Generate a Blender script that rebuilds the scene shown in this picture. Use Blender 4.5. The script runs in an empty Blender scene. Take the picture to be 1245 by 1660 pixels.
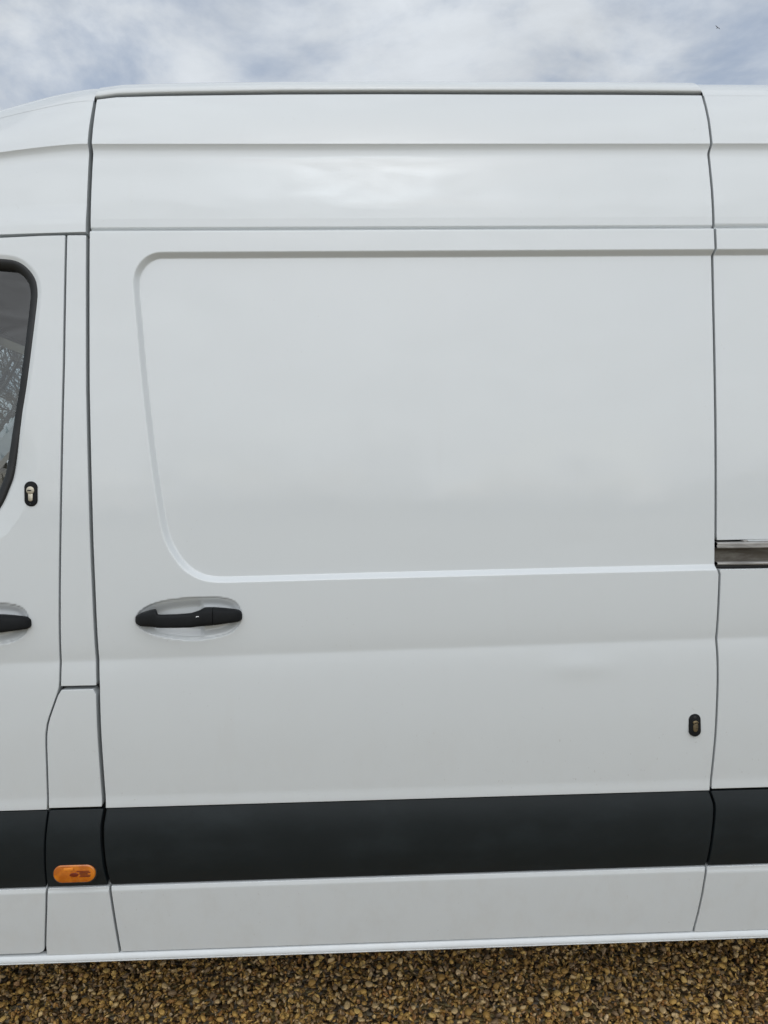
import bpy, bmesh, math, random
import numpy as np
from mathutils import Vector, Matrix
R = math.radians
random.seed(4); rng = np.random.default_rng(7)
sc = bpy.context.scene
col = sc.collection

# ------------------------------------------------------------------ camera
yaw, pitch, roll = R(1.9387), R(-2.5), R(-0.8686)
fwd = Vector((math.sin(yaw)*math.cos(pitch), math.cos(yaw)*math.cos(pitch), math.sin(pitch)))
rt0 = Vector((math.cos(yaw), -math.sin(yaw), 0)); up0 = rt0.cross(fwd)
rt = math.cos(roll)*rt0 + math.sin(roll)*up0; up = -math.sin(roll)*rt0 + math.cos(roll)*up0
cd = bpy.data.cameras.new('camera'); cam = bpy.data.objects.new('camera', cd); col.objects.link(cam)
m = Matrix((rt, up, -fwd)).transposed().to_4x4(); m.translation = (0, -1.66, 1.5)
cam.matrix_world = m
cd.sensor_fit = 'HORIZONTAL'; cd.sensor_width = 36; cd.lens = 36*1248/1245
cd.clip_start = 0.02; cd.clip_end = 3000
sc.camera = cam

# ------------------------------------------------------------------ light
SUN_EL, SUN_AZ = R(41), R(178.2)          # azimuth clockwise from +Y: behind the camera
sdir = Vector((math.sin(SUN_AZ)*math.cos(SUN_EL), math.cos(SUN_AZ)*math.cos(SUN_EL), math.sin(SUN_EL)))
ld = bpy.data.lights.new('sun', 'SUN'); ld.energy = 0.9; ld.angle = R(90); ld.color = (1, .99, .98)
sun = bpy.data.objects.new('sun', ld); col.objects.link(sun)
sun.rotation_euler = sdir.to_track_quat('Z', 'Y').to_euler(); sun.location = sdir*20

w = bpy.data.worlds.new('World'); sc.world = w; w.use_nodes = True
nt = w.node_tree; N = nt.nodes; LK = nt.links; N.clear()
def wn(t, **kw):
    n = N.new(t)
    for k, v in kw.items(): setattr(n, k, v)
    return n
def wmath(op, a, b=None, c=None):
    n = wn('ShaderNodeMath', operation=op)
    for i, v in enumerate((a, b, c)):
        if v is None: continue
        if isinstance(v, (int, float)): n.inputs[i].default_value = v
        else: LK.new(v, n.inputs[i])
    return n.outputs[0]
sky = wn('ShaderNodeTexSky', sky_type='NISHITA', sun_disc=False, sun_elevation=SUN_EL, sun_rotation=SUN_AZ)
sky.air_density = 1.0; sky.dust_density = 1.5
bg1 = wn('ShaderNodeBackground'); bg1.inputs[1].default_value = 0.12
LK.new(sky.outputs[0], bg1.inputs[0])
tc = wn('ShaderNodeTexCoord')
nrm = wn('ShaderNodeVectorMath', operation='NORMALIZE'); LK.new(tc.outputs['Generated'], nrm.inputs[0])
sep = wn('ShaderNodeSeparateXYZ'); LK.new(nrm.outputs[0], sep.inputs[0])
den = wmath('ADD', wmath('MAXIMUM', sep.outputs[2], 0.0), 0.22)
cmb = wn('ShaderNodeCombineXYZ')
LK.new(wmath('DIVIDE', sep.outputs[0], den), cmb.inputs[0]); LK.new(wmath('DIVIDE', sep.outputs[1], den), cmb.inputs[1])
cmb.inputs[2].default_value = 3.7
def wnoise(scale, detail, rough, dist, off):
    mp = wn('ShaderNodeMapping'); LK.new(cmb.outputs[0], mp.inputs[0]); mp.inputs['Location'].default_value = off
    t = wn('ShaderNodeTexNoise'); LK.new(mp.outputs[0], t.inputs['Vector'])
    t.inputs['Scale'].default_value = scale; t.inputs['Detail'].default_value = detail
    t.inputs['Roughness'].default_value = rough; t.inputs['Distortion'].default_value = dist
    return t.outputs['Fac']
cover = wn('ShaderNodeMapRange', interpolation_type='SMOOTHSTEP')
LK.new(wnoise(2.1, 7, .56, .35, (1.9, .4, 0)), cover.inputs[0])
cover.inputs[1].default_value = .35; cover.inputs[2].default_value = .56
cover.inputs[3].default_value = .36; cover.inputs[4].default_value = 1.0
tone = wn('ShaderNodeMapRange'); LK.new(wnoise(3.4, 8, .6, .5, (5.1, 2.2, 0)), tone.inputs[0])
tone.inputs[1].default_value = .3; tone.inputs[2].default_value = .7
tone.inputs[3].default_value = .86; tone.inputs[4].default_value = 1.12
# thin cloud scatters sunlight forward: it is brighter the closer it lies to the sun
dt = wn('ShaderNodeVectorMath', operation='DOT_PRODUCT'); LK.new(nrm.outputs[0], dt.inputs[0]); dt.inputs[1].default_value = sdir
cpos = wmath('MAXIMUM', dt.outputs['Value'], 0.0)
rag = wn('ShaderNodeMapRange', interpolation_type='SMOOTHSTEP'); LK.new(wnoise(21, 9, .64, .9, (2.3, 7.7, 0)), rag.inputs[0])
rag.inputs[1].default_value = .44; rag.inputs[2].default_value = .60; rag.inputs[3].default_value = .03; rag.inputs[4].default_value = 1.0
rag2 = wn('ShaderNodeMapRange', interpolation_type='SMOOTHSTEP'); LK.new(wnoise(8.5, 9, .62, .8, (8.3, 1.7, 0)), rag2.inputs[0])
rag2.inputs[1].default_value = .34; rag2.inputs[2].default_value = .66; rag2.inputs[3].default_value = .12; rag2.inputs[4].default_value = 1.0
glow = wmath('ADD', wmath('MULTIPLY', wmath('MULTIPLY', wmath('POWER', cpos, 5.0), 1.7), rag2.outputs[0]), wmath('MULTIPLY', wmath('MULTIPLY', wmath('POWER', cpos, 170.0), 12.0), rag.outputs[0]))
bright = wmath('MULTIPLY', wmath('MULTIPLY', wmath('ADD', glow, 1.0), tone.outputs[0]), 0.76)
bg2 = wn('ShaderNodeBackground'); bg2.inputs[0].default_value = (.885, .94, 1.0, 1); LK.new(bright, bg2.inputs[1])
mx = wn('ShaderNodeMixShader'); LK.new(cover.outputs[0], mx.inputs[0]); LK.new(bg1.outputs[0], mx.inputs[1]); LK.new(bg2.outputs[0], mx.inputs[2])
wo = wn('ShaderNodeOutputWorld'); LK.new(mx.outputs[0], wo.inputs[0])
vs = sc.view_settings
vs.view_transform = 'Standard'; vs.look = 'None'; vs.exposure = 0.0; vs.gamma = 1; vs.use_curve_mapping = False
sc.render.engine = 'CYCLES'
sc.render.resolution_x = 768; sc.render.resolution_y = 1024

# ------------------------------------------------------------------ materials
def mat(name, base, rough=.5, metal=0., coat=0., coat_rough=.03, spec=.5):
    mt = bpy.data.materials.new(name); mt.use_nodes = True
    b = mt.node_tree.nodes['Principled BSDF']
    b.inputs['Base Color'].default_value = (*base, 1); b.inputs['Roughness'].default_value = rough
    b.inputs['Metallic'].default_value = metal; b.inputs['Coat Weight'].default_value = coat
    b.inputs['Coat Roughness'].default_value = coat_rough; b.inputs['Specular IOR Level'].default_value = spec
    return mt
class NG:
    def __init__(s, mt): s.t = mt.node_tree; s.b = s.t.nodes['Principled BSDF']
    def n(s, t, **kw):
        x = s.t.nodes.new(t)
        for k, v in kw.items(): setattr(x, k, v)
        return x
    def l(s, a, b): s.t.links.new(a, b)
    def noise(s, scale, detail=4, rough=.55, stretch=(1, 1, 1), dist=0, coord='Object'):
        c = s.n('ShaderNodeTexCoord'); mp = s.n('ShaderNodeMapping'); s.l(c.outputs[coord], mp.inputs[0]); mp.inputs['Scale'].default_value = stretch
        t = s.n('ShaderNodeTexNoise'); s.l(mp.outputs[0], t.inputs['Vector'])
        t.inputs['Scale'].default_value = scale; t.inputs['Detail'].default_value = detail; t.inputs['Roughness'].default_value = rough; t.inputs['Distortion'].default_value = dist
        return t.outputs['Fac']
    def rng(s, v, a, b, c, d, smooth=True):
        r = s.n('ShaderNodeMapRange', interpolation_type='SMOOTHSTEP' if smooth else 'LINEAR'); s.l(v, r.inputs[0])
        for i, q in enumerate((a, b, c, d)): r.inputs[1+i].default_value = q
        return r.outputs[0]
    def mul(s, a, b, op='MULTIPLY'):
        x = s.n('ShaderNodeMath', operation=op)
        for i, q in enumerate((a, b)):
            if isinstance(q, (int, float)): x.inputs[i].default_value = q
            else: s.l(q, x.inputs[i])
        return x.outputs[0]
    def mix(s, f, c1, c2):
        x = s.n('ShaderNodeMix', data_type='RGBA')
        if isinstance(f, (int, float)): x.inputs[0].default_value = f
        else: s.l(f, x.inputs[0])
        for i, c in ((6, c1), (7, c2)):
            if isinstance(c, tuple): x.inputs[i].default_value = (*c, 1)
            else: s.l(c, x.inputs[i])
        return x.outputs[2]
    def bump(s, h, strength, dist, into='Normal', prev=None):
        b = s.n('ShaderNodeBump'); b.inputs['Strength'].default_value = strength; b.inputs['Distance'].default_value = dist
        s.l(h, b.inputs['Height'])
        if prev is not None: s.l(prev, b.inputs['Normal'])
        for i in into.split(','): s.l(b.outputs[0], s.b.inputs[i])
        return b.outputs[0]

M = {}
def white_paint():
    mt = mat('white_paint', (.640, .672, .682), .32, 0, 1.0, .025)
    g = NG(mt)
    # traffic film: faint speckles and wiped streaks, heavier low on the body where spray reaches
    geo = g.n('ShaderNodeNewGeometry'); sp = g.n('ShaderNodeSeparateXYZ'); g.l(geo.outputs['Position'], sp.inputs[0])
    low = g.rng(sp.outputs[2], .42, 1.15, 1, .12)
    film = g.mul(g.rng(g.noise(16, 9, .72, (1, 1, .6)), .42, .70, .03, .17), low)
    c = g.mix(film, (.640, .672, .682), (.50, .475, .43))
    speck = g.rng(g.noise(160, 2, .5, (1, 1, .7)), .700, .755, 0, .45)
    speck = g.mul(speck, g.mul(g.rng(g.noise(3.1, 3), .40, .62, .15, 1), g.rng(sp.outputs[2], .45, 1.3, 1, .25)))
    c = g.mix(speck, c, (.36, .34, .31))
    drip = g.mul(g.rng(g.noise(26, 3, .5, (1, 1, .05)), .60, .74, 0, .06), g.rng(g.noise(2.3, 3), .45, .65, 0, 1))
    c = g.mix(drip, c, (.52, .50, .46))
    g.l(c, g.b.inputs['Base Color'])
    g.l(g.rng(film, 0, .3, .022, .16), g.b.inputs['Coat Roughness'])
    b = g.bump(g.noise(3.2, 2, .5, (1, 1, 1.5)), .5, .0022, 'Normal,Coat Normal')
    g.bump(g.noise(420, 2, .5), .10, .0003, 'Coat Normal', b)
    return mt
M['paint'] = white_paint()
def black_plastic(name, base, rough, grain=900):
    mt = mat(name, base, rough, spec=.5); g = NG(mt)
    g.bump(g.noise(grain, 2, .6), .22, .0006)
    f = g.rng(g.noise(7, 6, .65, (1, 1, 1.8)), .42, .78, 0, .35)
    g.l(g.mix(f, base, tuple(q*2.1+.006 for q in base)), g.b.inputs['Base Color'])
    g.l(g.rng(g.noise(5, 5, .6), .3, .7, rough-.06, rough+.1), g.b.inputs['Roughness'])
    return mt
M['trim'] = black_plastic('black_trim_plastic', (.0085, .0130, .0155), .42)
M['handle'] = black_plastic('black_handle_plastic', (.008, .009, .010), .58, 1300)
M['handle'].node_tree.nodes['Principled BSDF'].inputs['Specular IOR Level'].default_value = .2; M['trim'].node_tree.nodes['Principled BSDF'].inputs['Specular IOR Level'].default_value = .38
M['rubber'] = black_plastic('black_rubber', (.012, .013, .0135), .55)
M['seal'] = black_plastic('grey_gap_rubber', (.022, .024, .025), .6)
M['under'] = mat('underbody_black', (.012, .012, .012), .8)
M['inner'] = mat('cab_lining_grey', (.10, .107, .12), .85)
M['seat'] = mat('seat_cloth_dark', (.03, .032, .036), .9)
M['lens_dark'] = mat('marker_print', (.16, .022, .004), .3)
M['chip'] = mat('bare_chip', (.8, .8, .78), .5)
def steel(name, c1, c2, rough, metal=.85):
    mt = mat(name, c1, rough, metal); g = NG(mt)
    f = g.rng(g.noise(60, 6, .65, (.25, 1, 1)), .38, .66, 0, 1)
    g.l(g.mix(f, c1, c2), g.b.inputs['Base Color']); g.l(g.rng(f, 0, 1, rough-.08, rough+.16), g.b.inputs['Roughness'])
    g.bump(g.noise(240, 3, .6, (.2, 1, 1)), .25, .0004)
    return mt
M['rail'] = steel('dull_aluminium', (.40, .39, .37), (.27, .265, .25), .55, .45)
M['rail_dirty'] = steel('grimy_channel_metal', (.20, .19, .165), (.125, .11, .09), .7, .4)
M['nickel'] = steel('worn_nickel', (.62, .58, .48), (.48, .44, .35), .34)
M['brass'] = steel('weathered_brass', (.26, .20, .115), (.10, .085, .06), .5)
def glass(name, tint):
    mt = mat(name, tint, 0.0); b = mt.node_tree.nodes['Principled BSDF']
    b.inputs['Transmission Weight'].default_value = 1; b.inputs['IOR'].default_value = 1.45
    return mt
def thin_glass(name, tint):
    mt = bpy.data.materials.new(name); mt.use_nodes = True; t = mt.node_tree; t.nodes.clear()
    tr = t.nodes.new('ShaderNodeBsdfTransparent'); tr.inputs[0].default_value = (*tint, 1)
    gl = t.nodes.new('ShaderNodeBsdfGlossy'); gl.inputs['Roughness'].default_value = .01
    ge = t.nodes.new('ShaderNodeNewGeometry'); dp = t.nodes.new('ShaderNodeVectorMath'); dp.operation = 'DOT_PRODUCT'
    t.links.new(ge.outputs['Incoming'], dp.inputs[0]); t.links.new(ge.outputs['Normal'], dp.inputs[1]); prev = dp.outputs['Value']
    for op, v in (('ABSOLUTE', None), ('SUBTRACT', 1.), ('ABSOLUTE', None), ('POWER', 5.), ('MULTIPLY', .92), ('ADD', .075)):
        fr = t.nodes.new('ShaderNodeMath'); fr.operation = op; t.links.new(prev, fr.inputs[0]); prev = fr.outputs[0]
        if v is not None: fr.inputs[1].default_value = v
    mxn = t.nodes.new('ShaderNodeMixShader'); o = t.nodes.new('ShaderNodeOutputMaterial')
    t.links.new(fr.outputs[0], mxn.inputs[0]); t.links.new(tr.outputs[0], mxn.inputs[1]); t.links.new(gl.outputs[0], mxn.inputs[2]); t.links.new(mxn.outputs[0], o.inputs[0])
    return mt
M['glass'] = thin_glass('window_glass', (.64, .69, .70))
def amber():
    mt = mat('amber_lens', (.62, .17, .006), .16, 0, 1, .02); g = NG(mt)
    c = g.n('ShaderNodeTexCoord'); wv = g.n('ShaderNodeTexWave', wave_type='BANDS', bands_direction='X'); g.l(c.outputs['Object'], wv.inputs[0]); wv.inputs['Scale'].default_value = 110
    g.l(g.mix(g.rng(g.noise(45, 3, .6), .35, .65, 0, 1), (.62, .185, .006), (.46, .115, .004)), g.b.inputs['Base Color'])
    g.bump(wv.outputs['Fac'], .12, .0006)
    g.b.inputs['Subsurface Weight'].default_value = .25; g.b.inputs['Subsurface Radius'].default_value = (.01, .004, .001)
    return mt
M['amber'] = amber()
M['amber_bright'] = mat('amber_reflector', (.80, .25, .02), .2, 0, 1, .02)

# ------------------------------------------------------------------ object helpers
def mesh_obj(name, verts, faces, mt, parent=None, smooth=True, normals=None):
    me = bpy.data.meshes.new(name)
    if isinstance(verts, np.ndarray) and isinstance(faces, np.ndarray):
        k = faces.shape[1]; me.vertices.add(len(verts)); me.vertices.foreach_set('co', verts.astype(np.float32).ravel())
        me.loops.add(faces.size); me.loops.foreach_set('vertex_index', faces.astype(np.int32).ravel())
        me.polygons.add(len(faces)); me.polygons.foreach_set('loop_start', np.arange(0, faces.size, k, dtype=np.int32))
        me.update(calc_edges=True)
    else:
        me.from_pydata([tuple(map(float, v)) for v in verts], [], [tuple(map(int, f)) for f in faces])
    me.polygons.foreach_set('use_smooth', np.full(len(me.polygons), smooth))
    if normals is not None: me.normals_split_custom_set_from_vertices(normals.astype(np.float32).tolist())
    if mt is not None: me.materials.append(mt)
    o = bpy.data.objects.new(name, me); col.objects.link(o)
    if parent is not None: o.parent = parent
    return o
def empty(name, loc=(0, 0, 0)):
    o = bpy.data.objects.new(name, None); col.objects.link(o); o.location = loc; o.empty_display_size = .2
    return o
def tag(o, label=None, cat=None, group=None, kind=None):
    for k, v in (('label', label), ('category', cat), ('group', group), ('kind', kind)):
        if v: o[k] = v
    return o
def sweep_x(name, prof, xs, mt, parent, yoff=None, closed=False, smooth=True):
    """profile [(y,z)] carried along x; yoff(x) shifts it sideways"""
    V = []; F = []; n = len(prof)
    for x in xs:
        d = yoff(x) if yoff else 0
        V += [(x, p[0]+d, p[1]) for p in prof]
    for i in range(len(xs)-1):
        for j in range(n if closed else n-1):
            a = i*n+j; b = i*n+(j+1) % n
            F.append((a, a+n, b+n, b))
    if closed: F += [tuple(range(n-1, -1, -1)), tuple(range((len(xs)-1)*n, len(xs)*n))]
    return mesh_obj(name, V, F, mt, parent, smooth)
def sharp(o, ang=35):
    me = o.data; me.update()
    me.set_sharp_from_angle(angle=R(ang)); return o
def plate(name, outline, y_front, y_back, bevel, mt, parent):
    """flat-fronted plate from an (x,z) outline, front edge rounded"""
    P2 = np.array(outline, float); n = len(P2); c = P2.mean(0)
    a = np.roll(P2, -1, 0)-np.roll(P2, 1, 0); nr = np.stack([a[:, 1], -a[:, 0]], -1); nr /= np.linalg.norm(nr, axis=1)[:, None]+1e-12
    if ((P2-c)*nr).sum() < 0: nr = -nr
    V = []; rings = [(-bevel, 0), (-bevel*.35, bevel*.25), (0, bevel), (0, None)]
    for off, dy in rings:
        q = P2+nr*off
        y = y_back if dy is None else y_front+dy
        V += [(p[0], y, p[1]) for p in q]
    F = [tuple(range(n))]
    area = .5*sum(P2[i, 0]*P2[(i+1) % n, 1]-P2[(i+1) % n, 0]*P2[i, 1] for i in range(n))
    for r in range(3):
        for i in range(n):
            j = (i+1) % n; F.append((r*n+i, (r+1)*n+i, (r+1)*n+j, r*n+j))
    if area < 0: F = [tuple(reversed(f)) for f in F]
    return sharp(mesh_obj(name, V, F, mt, parent, True), 50)
def stadium(cx, cz, w_, h_, n=14, tilt=0.):
    pts = []; r = min(w_, h_)/2
    for k in range(2*n):
        a = 2*math.pi*k/(2*n)+math.pi/(2*n)
        x = r*math.cos(a)+math.copysign(max(w_/2-r, 0), math.cos(a)); z = r*math.sin(a)+math.copysign(max(h_/2-r, 0), math.sin(a))
        pts.append((cx+x*math.cos(tilt)-z*math.sin(tilt), cz+x*math.sin(tilt)+z*math.cos(tilt)))
    return pts
def cr_close(pts, k=6):
    """closed Catmull-Rom through the points"""
    p = np.array(pts, float); out = []
    for i in range(len(p)):
        a, b, c, d = p[i-1], p[i], p[(i+1) % len(p)], p[(i+2) % len(p)]
        for t in np.arange(k)/k:
            out.append(.5*((2*b)+(-a+c)*t+(2*a-5*b+4*c-d)*t*t+(-a+3*b-3*c+d)*t**3))
    return np.array(out)
def sdf(poly, x, z):
    """signed distance to a closed polygon, negative inside"""
    sh = x.shape; x = x.ravel(); z = z.ravel(); d = np.full(x.shape, 1e9); ins = np.zeros(x.shape, bool)
    a = poly; b = np.roll(poly, -1, 0)
    for (ax, az), (bx, bz) in zip(a, b):
        ex, ez = bx-ax, bz-az; t = np.clip(((x-ax)*ex+(z-az)*ez)/(ex*ex+ez*ez+1e-15), 0, 1)
        d = np.minimum(d, (x-ax-t*ex)**2+(z-az-t*ez)**2)
        c = (az > z) != (bz > z)
        if c.any(): ins ^= c & (x < ax+(z-az)*(ex/(ez if ez else 1e-15)))
    d = np.sqrt(d); d[ins] *= -1
    return d.reshape(sh)
def ss(a, b, v):
    t = np.clip((v-a)/(b-a), 0, 1); return t*t*(3-2*t)
def pch(x, xp, yp):
    h = np.diff(xp); d = np.diff(yp)/h; mm = np.empty(len(xp)); mm[0] = d[0]; mm[-1] = d[-1]
    mm[1:-1] = (d[:-1]*h[1:]+d[1:]*h[:-1])/(h[:-1]+h[1:])
    i = np.clip(np.searchsorted(xp, x)-1, 0, len(h)-1); t = (x-xp[i])/h[i]
    return (2*t**3-3*t**2+1)*yp[i]+(t**3-2*t**2+t)*h[i]*mm[i]+(3*t**2-2*t**3)*yp[i+1]+(t**3-t**2)*h[i]*mm[i+1]
def curve(pts):
    p = np.array(sorted(pts)); return lambda z: np.interp(z, p[:, 0], p[:, 1])

# ------------------------------------------------------------------ side surface of the van, y = H(x, z)
BP = np.array([(.30,.11),(.38,.092),(.402,.088),(.50,.069),(.594,.053),(.68,.042),(.78,.0335),(.853,.0235),(.95,.0125),(1.05,.0065),(1.15,.003),(1.28,0),(1.42,.0005),(1.6,.0045),(1.75,.0105),(1.9,.0185),(2.04,.028),(2.13,.038),(2.23,.0515),(2.29,.066),(2.33,.0785),(2.36,.090),(2.42,.118)])
ZT = np.arange(.30, 2.42, .001)
kk = np.exp(-.5*(np.arange(-45, 46)/15.)**2); kk /= kk.sum()
YT = np.convolve(np.pad(pch(ZT, BP[:, 0], BP[:, 1]), 45, mode='reflect', reflect_type='odd'), kk, 'valid')
YS = pch  # alias
def base(z): return pch(np.clip(z, .3, 2.418), ZT[::10], YT[::10])
def crease_low(x, z):                     # soft valley under the handles
    zg = 1.1235+.0126*np.clip(x, -1, 1.5)
    return .0056*np.exp(-(np.sqrt((z-zg)**2+.0045**2)-.0045)/.036)
def upper_band(z):                        # groove, sunk band and overhang on the high roof side
    fall = 1-np.clip((z-2.200)/.0295, 0, 1)**2.4
    st = .0042*ss(2.036, 2.0405, z)*fall
    gr = .0060*np.exp(-.5*((z-2.0405)/.0020)**2)
    tw = np.where((z > 2.041) & (z < 2.064), .0014*(1-(z-2.041)/.023), 0)
    cv = .0048*np.clip((z-2.085)/.115, 0, 1)**1.6*fall
    return st+gr+tw+cv
RECESS = cr_close([(-.4103,1.9905),(-.4260,1.9880),(-.4417,1.9823),(-.4589,1.9652),(-.4696,1.9428),(-.4712,1.9138),(-.4656,1.8404),(-.4578,1.7332),(-.4482,1.6266),(-.4374,1.5200),(-.4229,1.4117),(-.4125,1.3692),(-.3972,1.3390),(-.3789,1.3141),(-.3550,1.2955),(-.3309,1.2857),(-.3014,1.2818),(-.2300,1.2818),(.1,1.2845),(.5,1.2868),(.9,1.2880),(1.6,1.2880),(1.6,1.9905),(.9,1.9905),(.1,1.9905),(-.25,1.9905)], 8)
HREC = cr_close([(-.4833,1.2054),(-.4716,1.2232),(-.4490,1.2363),(-.4177,1.2447),(-.3821,1.2489),(-.3421,1.2508),(-.3065,1.2501),(-.2799,1.2452),(-.2645,1.2359),(-.2565,1.2209),(-.2553,1.2050),(-.2614,1.1869),(-.2752,1.1736),(-.2956,1.1649),(-.3315,1.1584),(-.3672,1.1569),(-.4028,1.1605),(-.4359,1.1676),(-.4600,1.1777),(-.4773,1.1894)], 4)
FREC = HREC+np.array([-.4525, -.004])     # the same dish on the front door
WIN = cr_close([(-.7164,1.9720),(-.6939,1.9560),(-.6790,1.9336),(-.6750,1.9073),(-.6765,1.8849),(-.6836,1.8292),(-.6994,1.7161),(-.7131,1.6378),(-.7322,1.5283),(-.7455,1.4906),(-.7592,1.4607),(-.785,1.428),(-.83,1.408),(-.90,1.402),(-1.10,1.400),(-1.30,1.400),(-1.385,1.405),(-1.405,1.43),(-1.39,1.50),(-1.33,1.68),(-1.26,1.86),(-1.225,1.935),(-1.18,1.968),(-1.10,1.9775),(-.95,1.9790),(-.80,1.9785),(-.7505,1.9774)], 5)
def smooth_loop(p, st, sg):
    q = np.vstack([p, p[:1]]); l = np.r_[0, np.cumsum(np.linalg.norm(np.diff(q, axis=0), axis=1))]; n_ = int(l[-1]/st); u = np.arange(n_)/n_*l[-1]
    r_ = np.stack([np.interp(u, l, q[:, 0]), np.interp(u, l, q[:, 1])], -1); k_ = np.exp(-.5*(np.arange(-12, 13)*st/sg)**2); k_ /= k_.sum()
    return np.stack([np.convolve(np.r_[c[-12:], c, c[:12]], k_, 'valid') for c in r_.T], -1)
RECESS = smooth_loop(RECESS, .004, .008); HREC = smooth_loop(HREC, .0025, .004); FREC = HREC+np.array([-.4525, -.004]); WIN = smooth_loop(WIN, .004, .006)
def grid_sub(fn, poly, x, z, pad):
    """evaluate fn(sdf) only near a polygon"""
    out = np.zeros(x.shape); mk = (x > poly[:, 0].min()-pad) & (x < poly[:, 0].max()+pad) & (z > poly[:, 1].min()-pad) & (z < poly[:, 1].max()+pad)
    if mk.any(): out[mk] = fn(sdf(poly, x[mk], z[mk]), x[mk], z[mk])
    return out
def bevel(d, wd):                         # straight bevel with softened ends
    t = np.clip(-d/wd, -.2, 1.2); s = .13
    f = lambda q: np.where(q < -s, 0, np.where(q > s, q, (q+s)**2/(4*s)))
    return f(t)-f(t-1)
def dish(d, x, z, x0=0.):
    deep = .0175*ss(0, .026, -d)+.0045*ss(-.0015, .003, -d)
    shallow = .009*ss(0, .020, -d)+.003*ss(-.0015, .003, -d)
    t = ss(-.349, -.335, x-x0)
    return deep*(1-t)+shallow*t
def strip_seat(z): return .011*ss(.590, .5945, z)*(1-ss(.7800, .7822, z))
def low_edge(z): return -.0022*(1-ss(.783, .812, z))*(z > .70)+.003*ss(.580, .592, z)*(z < .7)
def bumpg(x, z, cx, cz, sx, sz, a): return a*np.exp(-.5*(((x-cx)/sx)**2+((z-cz)/sz)**2))
def H_door(x, z):
    y = base(z)+crease_low(x, z)+upper_band(z)+strip_seat(z)+low_edge(z)
    y = y+grid_sub(lambda d, a, b: .0108*bevel(d, .0108), RECESS, x, z, .03)
    y = y+grid_sub(lambda d, a, b: dish(d, a, b), HREC, x, z, .02)
    y = y+bumpg(x, z, .487, 1.078, .050, .018, -.0022)+bumpg(x, z, .475, 1.352, .04, .014, .0004)+bumpg(x, z, .25, 1.283, .02, .006, .0006)
    return y+bumpg(x, z, -.06, 1.40, .10, .05, .0006)
def H_front(x, z):
    y = base(z)+crease_low(x, z)+strip_seat(z)+low_edge(z)
    y = y+grid_sub(lambda d, a, b: .0055*np.clip((.050-d)/.05, 0, 1.4)*(1-ss(1.50, 1.66, b))+.004*ss(.012, -.004, d), WIN, x, z, .06)
    return y+grid_sub(lambda d, a, b: dish(d, a, b, -.4525), FREC, x, z, .02)
def H_rear_up(x, z): return base(z)+upper_band(z)+.0108*np.clip(bevel(z-1.9905, .0105), 0, 1)
def H_rear_low(x, z): return base(z)+crease_low(x, z)+strip_seat(z)+low_edge(z)
def H_plain(x, z): return base(z)+crease_low(x, z)
def H_cab(x, z): return base(z)+upper_band(z)*ss(2.05, 2.10, z)
def H_strip(x, z):
    t = np.clip((z-.686)/.092, -1, 1)
    return base(z)+.0035-.0120*(1-np.abs(t)**2.2)-.0015*np.exp(-.5*((t-.55)/.3)**2)

van = tag(empty('delivery_van', (0, 0, 0)), 'white high-roof panel van with sliding side door and black rub strip, parked on gravel', 'van')

def panel(name, L, Rt, zb, zt, Hf, mt, parent, step=.004, top=None, hole=None, warp=None, ring=(.0016, .032), extra=()):
    nx = max(3, int(math.ceil(float(np.max(Rt(np.linspace(zb, zt, 40))-L(np.linspace(zb, zt, 40))))/step)))+1
    z = np.unique(np.round(np.concatenate([np.linspace(zb, zt, max(3, int((zt-zb)/step)+1)), [q for q in extra if zb < q < zt]]), 5)); nz = len(z)
    u = np.linspace(0, 1, nx); Z = np.repeat(z[:, None], nx, 1); X = L(Z)*(1-u)+Rt(Z)*u
    if top is not None: Z = Z+(top(X)-zt)*ss(zt-.12, zt, Z)
    e = 4e-4
    def place(X, Z):
        if warp is None: return np.stack([X, Hf(X, Z), Z], -1)
        xx, yy, zz = warp(X, Hf(X, Z), Z); return np.stack([xx, yy, zz], -1)
    Pm = place(X, Z); nr = np.cross(place(X+e, Z)-place(X-e, Z), place(X, Z+e)-place(X, Z-e)); nr /= np.linalg.norm(nr, axis=-1)[..., None]
    V = Pm.reshape(-1, 3); NV = nr.reshape(-1, 3); idx = np.arange(nz*nx).reshape(nz, nx)
    F = np.stack([idx[:-1, :-1], idx[:-1, 1:], idx[1:, 1:], idx[1:, :-1]], -1).reshape(-1, 4)
    if hole is not None:
        cen = V[F].mean(1); F = F[sdf(hole, cen[:, 0], cen[:, 2]) > -.003]
    loop = np.concatenate([idx[0, :-1], idx[:-1, -1], idx[-1, :0:-1], idx[:0:-1, 0]])
    lv = V[loop]; t = np.roll(lv, -1, 0)-np.roll(lv, 1, 0); t /= np.linalg.norm(t, axis=1)[:, None]+1e-12
    out = np.cross(t, NV[loop]); out /= np.linalg.norm(out, axis=1)[:, None]+1e-12
    r, dp = ring; ln = NV[loop]; prev = loop; cnt = len(V)
    Vs = [V]; Ns = [NV]; Fs = [F]
    for o_, i_, mixn in ((.62*r, .22*r, .55), (r, r, 1.), (r, dp, 1.)):
        Vs.append(lv+out*o_-ln*i_); q = ln*(1-mixn)+out*mixn; Ns.append(q/np.linalg.norm(q, axis=1)[:, None])
        cur = np.arange(cnt, cnt+len(loop)); cnt += len(loop)
        Fs.append(np.stack([prev, cur, np.roll(cur, -1), np.roll(prev, -1)], -1)); prev = cur
    return mesh_obj(name, np.concatenate(Vs), np.concatenate(Fs), mt, parent, True, np.concatenate(Ns))

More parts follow.
